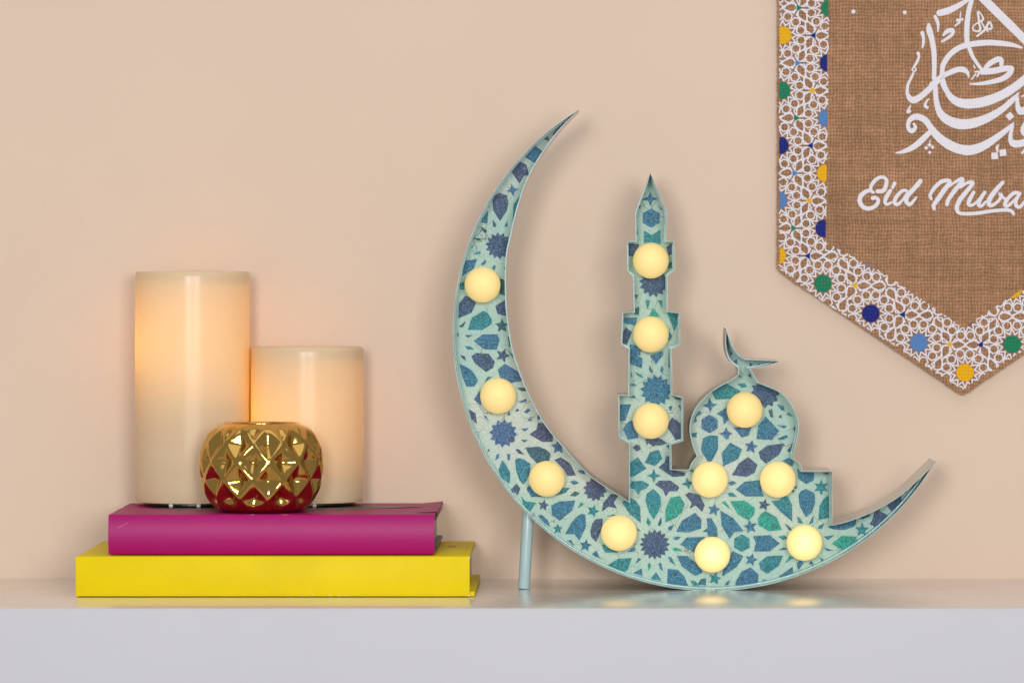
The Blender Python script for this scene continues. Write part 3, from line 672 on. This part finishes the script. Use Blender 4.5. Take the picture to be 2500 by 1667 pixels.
LAY = [0]
def ribbon(bm, pts, n=6, jag=0.0):
    """brush stroke x, y, width in photo pixels -> flat print on the cloth"""
    q = catmull(pts, n) if len(pts) > 2 else list(pts)
    LAY[0] = (LAY[0] + 1) % 60
    y = YN - 0.00012 - 0.000006*LAY[0]
    L, Rr = [], []
    for i, (a, b, wd) in enumerate(q):
        p0 = q[max(0, i-1)]; p1 = q[min(len(q)-1, i+1)]
        dx, dy = p1[0]-p0[0], p1[1]-p0[1]; l = math.hypot(dx, dy) or 1
        nx, ny = -dy/l, dx/l; h = wd/2*(1 + random.uniform(-jag, jag))
        yi = y - 1.2e-6*i
        L.append(bm.verts.new(W(a + nx*h, b + ny*h, yi))); Rr.append(bm.verts.new(W(a - nx*h, b - ny*h, yi)))
    for i in range(len(q)-1): bm.faces.new((L[i], L[i+1], Rr[i+1], Rr[i]))
    for (e, nb) in ((0, 1), (len(q)-1, len(q)-2)):     # rounded ends
        a, b, wd = q[e]; dx, dy = a-q[nb][0], b-q[nb][1]; l = math.hypot(dx, dy) or 1
        if wd > 1.2:
            base = math.atan2(dy, dx); c = [bm.verts.new(W(a + wd*.5*math.cos(base + R(-90 + 30*k)), b + wd*.5*math.sin(base + R(-90 + 30*k)), y + 4e-6)) for k in range(7)]
            bm.faces.new(c)
def disc(bm, x, y, r, n=16, ph=0.0, jag=0.0):
    LAY[0] = (LAY[0] + 1) % 60
    yy = YN - 0.00012 - 0.000006*LAY[0]
    bm.faces.new([bm.verts.new(W(x + r*(1 + random.uniform(-jag, jag))*math.cos(ph + 6.2832*k/n), y + r*(1 + random.uniform(-jag, jag))*math.sin(ph + 6.2832*k/n), yy)) for k in range(n)])
UA, UB, UT = (2180, 0, 7.328), (2180, 180, 7.128), (2080, 410, 5.6)
def ST(T, *v): return [(T[0] + v[i]/T[2], T[1] + v[i+1]/T[2], v[i+2]/T[2]) for i in range(0, len(v), 3)]
strokes = [
 ST(UA, 835,235,118, 1000,190,118, 1180,100,95, 1340,0,60, 1420,-60,40), ST(UA, 755,300,60, 800,400,60, 810,480,45, 805,560,30),
 ST(UA, 640,440,50, 650,540,108, 700,720,95, 735,950,92, 740,1200,82, 735,1400,80), ST(UA, 525,590,70, 545,680,55, 545,770,50, 528,850,35),
 ST(UA, 450,955,60, 465,1020,45, 430,1110,50, 375,1200,38), ST(UA, 375,1205,28, 345,1245,28, 375,1280,30, 410,1255,28, 400,1215,28),
 ST(UA, 900,640,30, 960,570,75, 1060,540,75, 1070,600,60, 1000,670,55, 880,745,40), ST(UA, 1215,215,15, 1205,310,30), ST(UA, 1150,365,50, 1240,350,45), ST(UA, 1190,400,45, 1110,470,25),
 ST(UA, 1420,-30,75, 1360,180,85, 1330,400,95, 1320,600,95, 1330,800,90),
 ST(UA, 1520,215,45, 1540,400,38, 1560,540,42, 1480,560,30, 1430,520,30, 1450,460,25, 1550,390,30, 1615,350,35, 1580,260,25, 1525,205,30), ST(UA, 1585,395,25, 1640,500,30, 1700,560,30),
 ST(UA, 1505,650,35, 1640,540,40, 1720,400,40, 1770,480,35, 1745,525,35, 1665,500,30), ST(UA, 1560,-80,150, 1800,160,150, 2100,455,150, 2360,715,145, 2600,960,145),
 ST(UA, 2310,858,35, 2150,810,72, 1950,780,95, 1700,765,100, 1400,795,105, 1180,860,100, 1010,990,95, 900,1160,90, 880,1300,80, 880,1450,88, 940,1600,95),
 ST(UA, 1370,880,72, 1430,1020,65, 1530,1170,60, 1620,1290,60), ST(UA, 1630,1260,70, 1720,1150,90, 1870,1065,100, 1935,1080,90, 1940,1170,70),
 ST(UA, 1600,1290,105, 1800,1270,110, 2000,1230,105, 2120,1225,95), ST(UA, 2130,1230,80, 2085,1320,100, 1960,1410,95, 1750,1470,80, 1550,1500,58, 1375,1505,25),
 ST(UA, 1360,1390,20, 1330,1300,70, 1260,1250,100, 1150,1250,100, 1000,1310,90, 880,1370,95, 700,1520,105),
 ST(UA, 1445,1170,20, 1465,1215,30), ST(UA, 1470,1290,30, 1540,1290,35, 1510,1370,35), ST(UA, 1480,1330,30, 1410,1420,25),
 ST(UB, 355,-5,40, 310,90,45, 260,200,50, 250,330,58, 290,425,90, 370,460,118, 500,385,105, 640,260,100, 790,110,100),
 ST(UB, 870,120,85, 930,290,85, 1030,430,120, 1180,510,155, 1400,520,172, 1650,470,168, 1900,370,155, 2100,250,145, 2280,110,140, 2450,-50,130),
 ST(UB, 740,230,80, 750,430,85, 800,640,110, 900,770,150, 1050,850,172, 1200,880,180, 1400,860,168, 1650,770,140, 1900,620,110, 2100,440,85, 2185,340,30),
 ST(UB, 2165,420,60, 2170,560,80, 2220,650,130, 2300,630,120, 2420,560,100), ST(UB, 625,435,20, 575,500,40, 560,565,50, 600,590,50), ST(UB, 310,555,20, 275,620,40, 255,670,45, 300,655,40),
 ST(UB, 365,875,45, 390,940,60, 330,1000,80, 270,950,70, 270,850,70, 330,775,95, 430,750,108, 560,810,110, 660,940,110, 780,1090,140, 950,1220,160, 1150,1310,168, 1350,1330,172, 1550,1270,150, 1750,1150,120, 1950,1000,90, 2060,900,55, 2100,850,20),
 ST(UB, 2085,900,50, 2050,1050,65, 2050,1160,85, 2120,1220,130, 2280,1200,120, 2450,1120,110), ST(UB, 50,1380,20, 200,1350,70, 380,1260,100, 540,1120,100, 660,1000,80),
 ST(UB, 2300,840,30, 2265,960,90, 2290,1050,80, 2400,1080,80), ST(UB, 650,1150,15, 640,1195,20), ST(UB, 1840,1235,20, 1810,1290,50, 1820,1350,35), ST(UB, 2300,360,25, 2250,400,30), ST(UB, 2290,1330,40, 2250,1380,40),
]
bm = bmesh.new()
for s in strokes: ribbon(bm, s, 7, 0.03)
for (T, x, y, r, n, ph) in [(UA,210,225,36,14,0), (UB,2035,740,78,4,0.1), (UB,635,1240,40,4,0.2), (UB,580,1290,40,4,0.3), (UB,690,1280,36,4,0.1), (UB,640,1370,34,4,0), (UB,1770,1430,82,4,0.75), (UB,1915,1375,80,4,0.65)]:
    b3 = bmesh.new(); disc(b3, T[0]+x/T[2], T[1]+y/T[2], r/T[2], n, ph); link('calligraphy_dot', b3, M_white, banner)
b3 = bmesh.new(); disc(b3, 1880+638/3.1355, 90/3.1355, 5, 14); link('calligraphy_dot', b3, M_white, banner)
link('printed_calligraphy', bm, M_white, banner)
bm = bmesh.new()
for s in [ST(UT, 350,320,55, 430,310,58, 468,230,55, 470,165,50, 420,125,45, 340,150,50, 270,230,52, 258,290,42, 290,335,36), ST(UT, 300,335,30, 220,312,52, 130,370,62, 105,450,62, 150,530,58, 230,555,58, 320,520,52, 362,450,52, 330,408,48, 285,412,58),
          ST(UT, 525,310,50, 480,380,58, 452,460,52, 480,498,42, 540,470,28), ST(UT, 582,210,52, 556,268,42),
          ST(UT, 750,312,38, 690,312,46, 620,380,52, 580,460,54, 620,500,50, 690,440,35, 750,350,36), ST(UT, 935,172,52, 860,270,62, 770,370,64, 742,450,60, 790,500,50, 850,440,38, 880,402,28), ST(UT, 955,185,22, 900,265,18),
          ST(UT, 1085,425,38, 1070,370,46, 1130,270,54, 1220,190,56, 1310,172,54, 1335,205,56, 1270,290,66, 1180,420,66, 1118,510,56, 1125,560,46),
          ST(UT, 1300,270,36, 1400,200,36, 1490,152,54, 1508,182,56, 1420,290,62, 1320,430,58, 1300,500,50),
          ST(UT, 1480,270,36, 1560,210,42, 1640,197,56, 1640,230,56, 1560,330,60, 1480,430,64, 1435,530,60, 1450,600,52, 1520,625,48, 1700,620,48, 1900,590,48, 2100,575,48, 2180,590,46, 2210,630,42),
          ST(UT, 1665,332,48, 1620,410,56, 1592,490,54, 1640,510,42, 1720,450,36, 1815,335,50), ST(UT, 1815,335,50, 1760,420,54, 1732,500,54, 1770,520,46, 1830,460,32),
          ST(UT, 2060,200,52, 1970,300,62, 1880,430,66, 1880,510,54, 1940,500,46, 2020,430,40, 2040,362,46), ST(UT, 2010,352,28, 2045,380,38, 2085,420,38),
          ST(UT, 2295,350,46, 2220,342,50, 2130,420,54, 2092,500,54, 2130,520,46, 2220,440,36, 2290,360,40), ST(UT, 2290,360,42, 2240,450,50, 2250,520,50, 2300,530,46, 2360,460,36),
          ST(UT, 2370,450,36, 2450,350,46, 2480,380,46, 2420,480,50, 2400,530,46), ST(UT, 2480,380,36, 2540,350,46), ST(UT, 2740,350,46, 2660,345,50, 2580,420,54, 2545,500,54, 2590,520,46, 2690,430,36, 2740,360,42), ST(UT, 2740,360,42, 2690,450,50, 2700,520,50, 2760,520,40),
          ST(UT, 2960,180,50, 2860,340,60, 2780,530,56), ST(UT, 2840,430,36, 2950,350,50, 2930,410,46, 2860,430,40), ST(UT, 2870,430,42, 2920,520,50, 3000,480,30)]:
    ribbon(bm, s, 7, 0.06)
link('printed_lettering', bm, M_white, banner)

# lace border: twelve-petal rosettes on a triangular grid, clipped to the border band
band_out = [(1903, -158), (1902, 655), (2006, 734), (2150, 822), (2350, 951), (2550, 822), (2694, 734), (2797, 655), (2797, -158)]
def inner_x(y): return 2030 - (y)*0.031
def in_poly(x, y, poly):
    c = False
    for i in range(len(poly)):
        (x1, y1), (x2, y2) = poly[i], poly[i-1]
        if (y1 > y) != (y2 > y) and x < (x2-x1)*(y-y1)/(y2-y1) + x1: c = not c
    return c
band_in = [(2030, -400), (2016, 590), (2164, 671), (2275, 748), (2353, 800), (2431, 748), (2542, 671), (2686, 590), (2670, -400)]
def in_band(x, y): return in_poly(x, y, band_out) and not in_poly(x, y, band_in)
cols = [(1897, 624), (2009, 692), (2126, 765), (2243, 836), (2356, 909), (2471, 840), (2588, 769), (2700, 696), (2812, 625)]
def centre(c, j):
    x, y = cols[c]; return (x + (3.4*j if c < 2 else 2.0*j), y - 134.4*j)
segs = []
def seg(a, b, wd=5.0):
    L = math.hypot(b[0]-a[0], b[1]-a[1]); n = max(1, int(L/3.2)); run = []
    q = [(a[0]+(b[0]-a[0])*i/n, a[1]+(b[1]-a[1])*i/n) for i in range(n+1)]
    for p in q + [None]:
        if p is not None and in_band(*p): run.append((p[0], p[1], wd))
        else:
            if len(run) > 1: segs.append(run)
            run = []
cen = {}
for c in range(len(cols)):
    for j in range(-3, 8):
        x, y = centre(c, j)
        if y > -240: cen[(c, j)] = (x, y)
def pol(c, r, a): return (c[0] + r*math.cos(R(a)) + random.uniform(-.7, .7), c[1] + r*math.sin(R(a)) + random.uniform(-.7, .7))
for key, c in cen.items():
    if not any(in_band(c[0] + 62*math.cos(R(a)), c[1] + 62*math.sin(R(a))) for a in range(0, 360, 30)): continue
    for k in range(12):
        a = 30*k; m = a + 15
        seg(pol(c, 24, m), pol(c, 38, a), 3.2); seg(pol(c, 38, a), pol(c, 24, m-30), 3.2)
        pc = pol(c, 46.5, m)
        h = [(pc[0] + 11.4*math.cos(R(m + 60*i)), pc[1] + 11.4*math.sin(R(m + 60*i))) for i in range(6)]
        for i in range(6): seg(h[i], h[(i+1) % 6], 3.2)
        if k % 2 == 1:
            mid = pol(c, 67, a); seg(pol(c, 57, a-12), mid, 3.2); seg(pol(c, 57, a+12), mid, 3.2)
        else:
            seg(pol(c, 57, a-13), pol(c, 70, a-2), 3.2); seg(pol(c, 57, a+13), pol(c, 70, a+2), 3.2)
darts = []
def tri(k1, k2, k3):
    if not all(k in cen for k in (k1, k2, k3)): return
    p = [cen[k] for k in (k1, k2, k3)]
    g = (sum(a[0] for a in p)/3, sum(a[1] for a in p)/3); darts.append(g)
    for i in range(3):
        a, b = p[i], p[(i+1) % 3]; m = ((a[0]+b[0])/2, (a[1]+b[1])/2)
        ex, ey = g[0]-m[0], g[1]-m[1]; l = math.hypot(ex, ey); ex, ey = ex/l, ey/l; fx, fy = -ey, ex
        for s in (-1, 1):
            seg((m[0]+fx*3*s, m[1]+fy*3*s), (m[0]+ex*26+fx*13.5*s, m[1]+ey*26+fy*13.5*s), 3.2)
            seg((m[0]+ex*26+fx*13.5*s, m[1]+ey*26+fy*13.5*s), (g[0]-ex*4, g[1]-ey*4), 3.2)
for c in range(len(cols)-1):
    for j in range(-3, 8):
        rising = c >= 4
        if not rising:
            tri((c, j), (c, j+1), (c+1, j+1)); tri((c, j), (c+1, j), (c+1, j+1))
        else:
            tri((c, j), (c, j+1), (c+1, j)); tri((c, j+1), (c+1, j), (c+1, j+1))
bm = bmesh.new()
for run in segs: ribbon(bm, [run[0], run[-1]] if len(run) > 2 else run, 1, 0.10)
link('printed_lace_border', bm, M_white, banner)
def clipped_disc(x, y, r, ink, name, n=40, ph=0.0):
    pts = []
    ok = 0
    for k in range(n):
        a = ph + 6.2832*k/n; rr = r*(1 + random.uniform(-.02, .02))
        while rr > 0.5 and not in_band(x + rr*math.cos(a), y + rr*math.sin(a)): rr -= 0.7
        if rr > 1: ok += 1
        pts.append((x + rr*math.cos(a), y + rr*math.sin(a)))
    if not in_band(x, y):
        # centre off the band: keep the part of the disc on it
        pts = []
        for k in range(n):
            a = 6.2832*k/n; px, py = x + r*math.cos(a), y + r*math.sin(a)
            if in_band(px, py): pts.append((px, py))
        cx_edge = 1903.5
        if len(pts) < 3: return
        gx = sum(q[0] for q in pts)/len(pts); gy = sum(q[1] for q in pts)/len(pts)
        pts.sort(key=lambda p: math.atan2(p[1]-gy, p[0]-gx))
    elif ok < 3: return
    b2 = bmesh.new(); yy = YN - 0.0007
    b2.faces.new([b2.verts.new(W(px, py, yy)) for px, py in pts])
    link(name, b2, INK[ink], banner)
seqc = {0: 'ylngy', 1: 'gnylngynl'}
for (c, j), (x, y) in sorted(cen.items()):
    if y < -150: continue
    if c == 0: ink = 'ylngylng'[j % 8]
    elif c == 1: ink = 'gnylngyl'[j % 8]
    elif c >= 2: ink = {2: 'n', 3: 'l', 4: 'y', 5: 'g', 6: 'n', 7: 'l', 8: 'y'}[c] if j == 0 else 'gnyl'[(c+j) % 4]
    clipped_disc(x, y, 21.5, ink, 'printed_dot')
left = sorted([d for d in darts if d[0] < 1995 and d[1] > -150], key=lambda d: d[1])
i0 = min(range(len(left)), key=lambda i: abs(left[i][1] - 13))
plan = [(x, y, 'gnly'[(i - i0) % 4]) for i, (x, y) in enumerate(left)]
seen = [(2044, 758, 'g'), (2086, 700, 'y'), (2167, 832, 'l'), (2203, 768, 'n'), (2273, 904, 'g'), (2318, 842, 'y'), (2396, 841, 'n'), (2436, 908, 'l')]
for x, y in darts:
    if x < 1995: continue
    if x > 2470: plan.append((x, y, 'gnly'[int(x + y) % 4])); continue
    for sx, sy, c in seen:
        if math.hypot(sx - x, sy - y) < 32: plan.append((x, y, c)); break
for i, (x, y, c) in enumerate(plan):
    if y > -150 and in_band(x, y): clipped_disc(x, y, 10, c, 'printed_dot', 3, math.pi if c in 'ny' else 0.0)
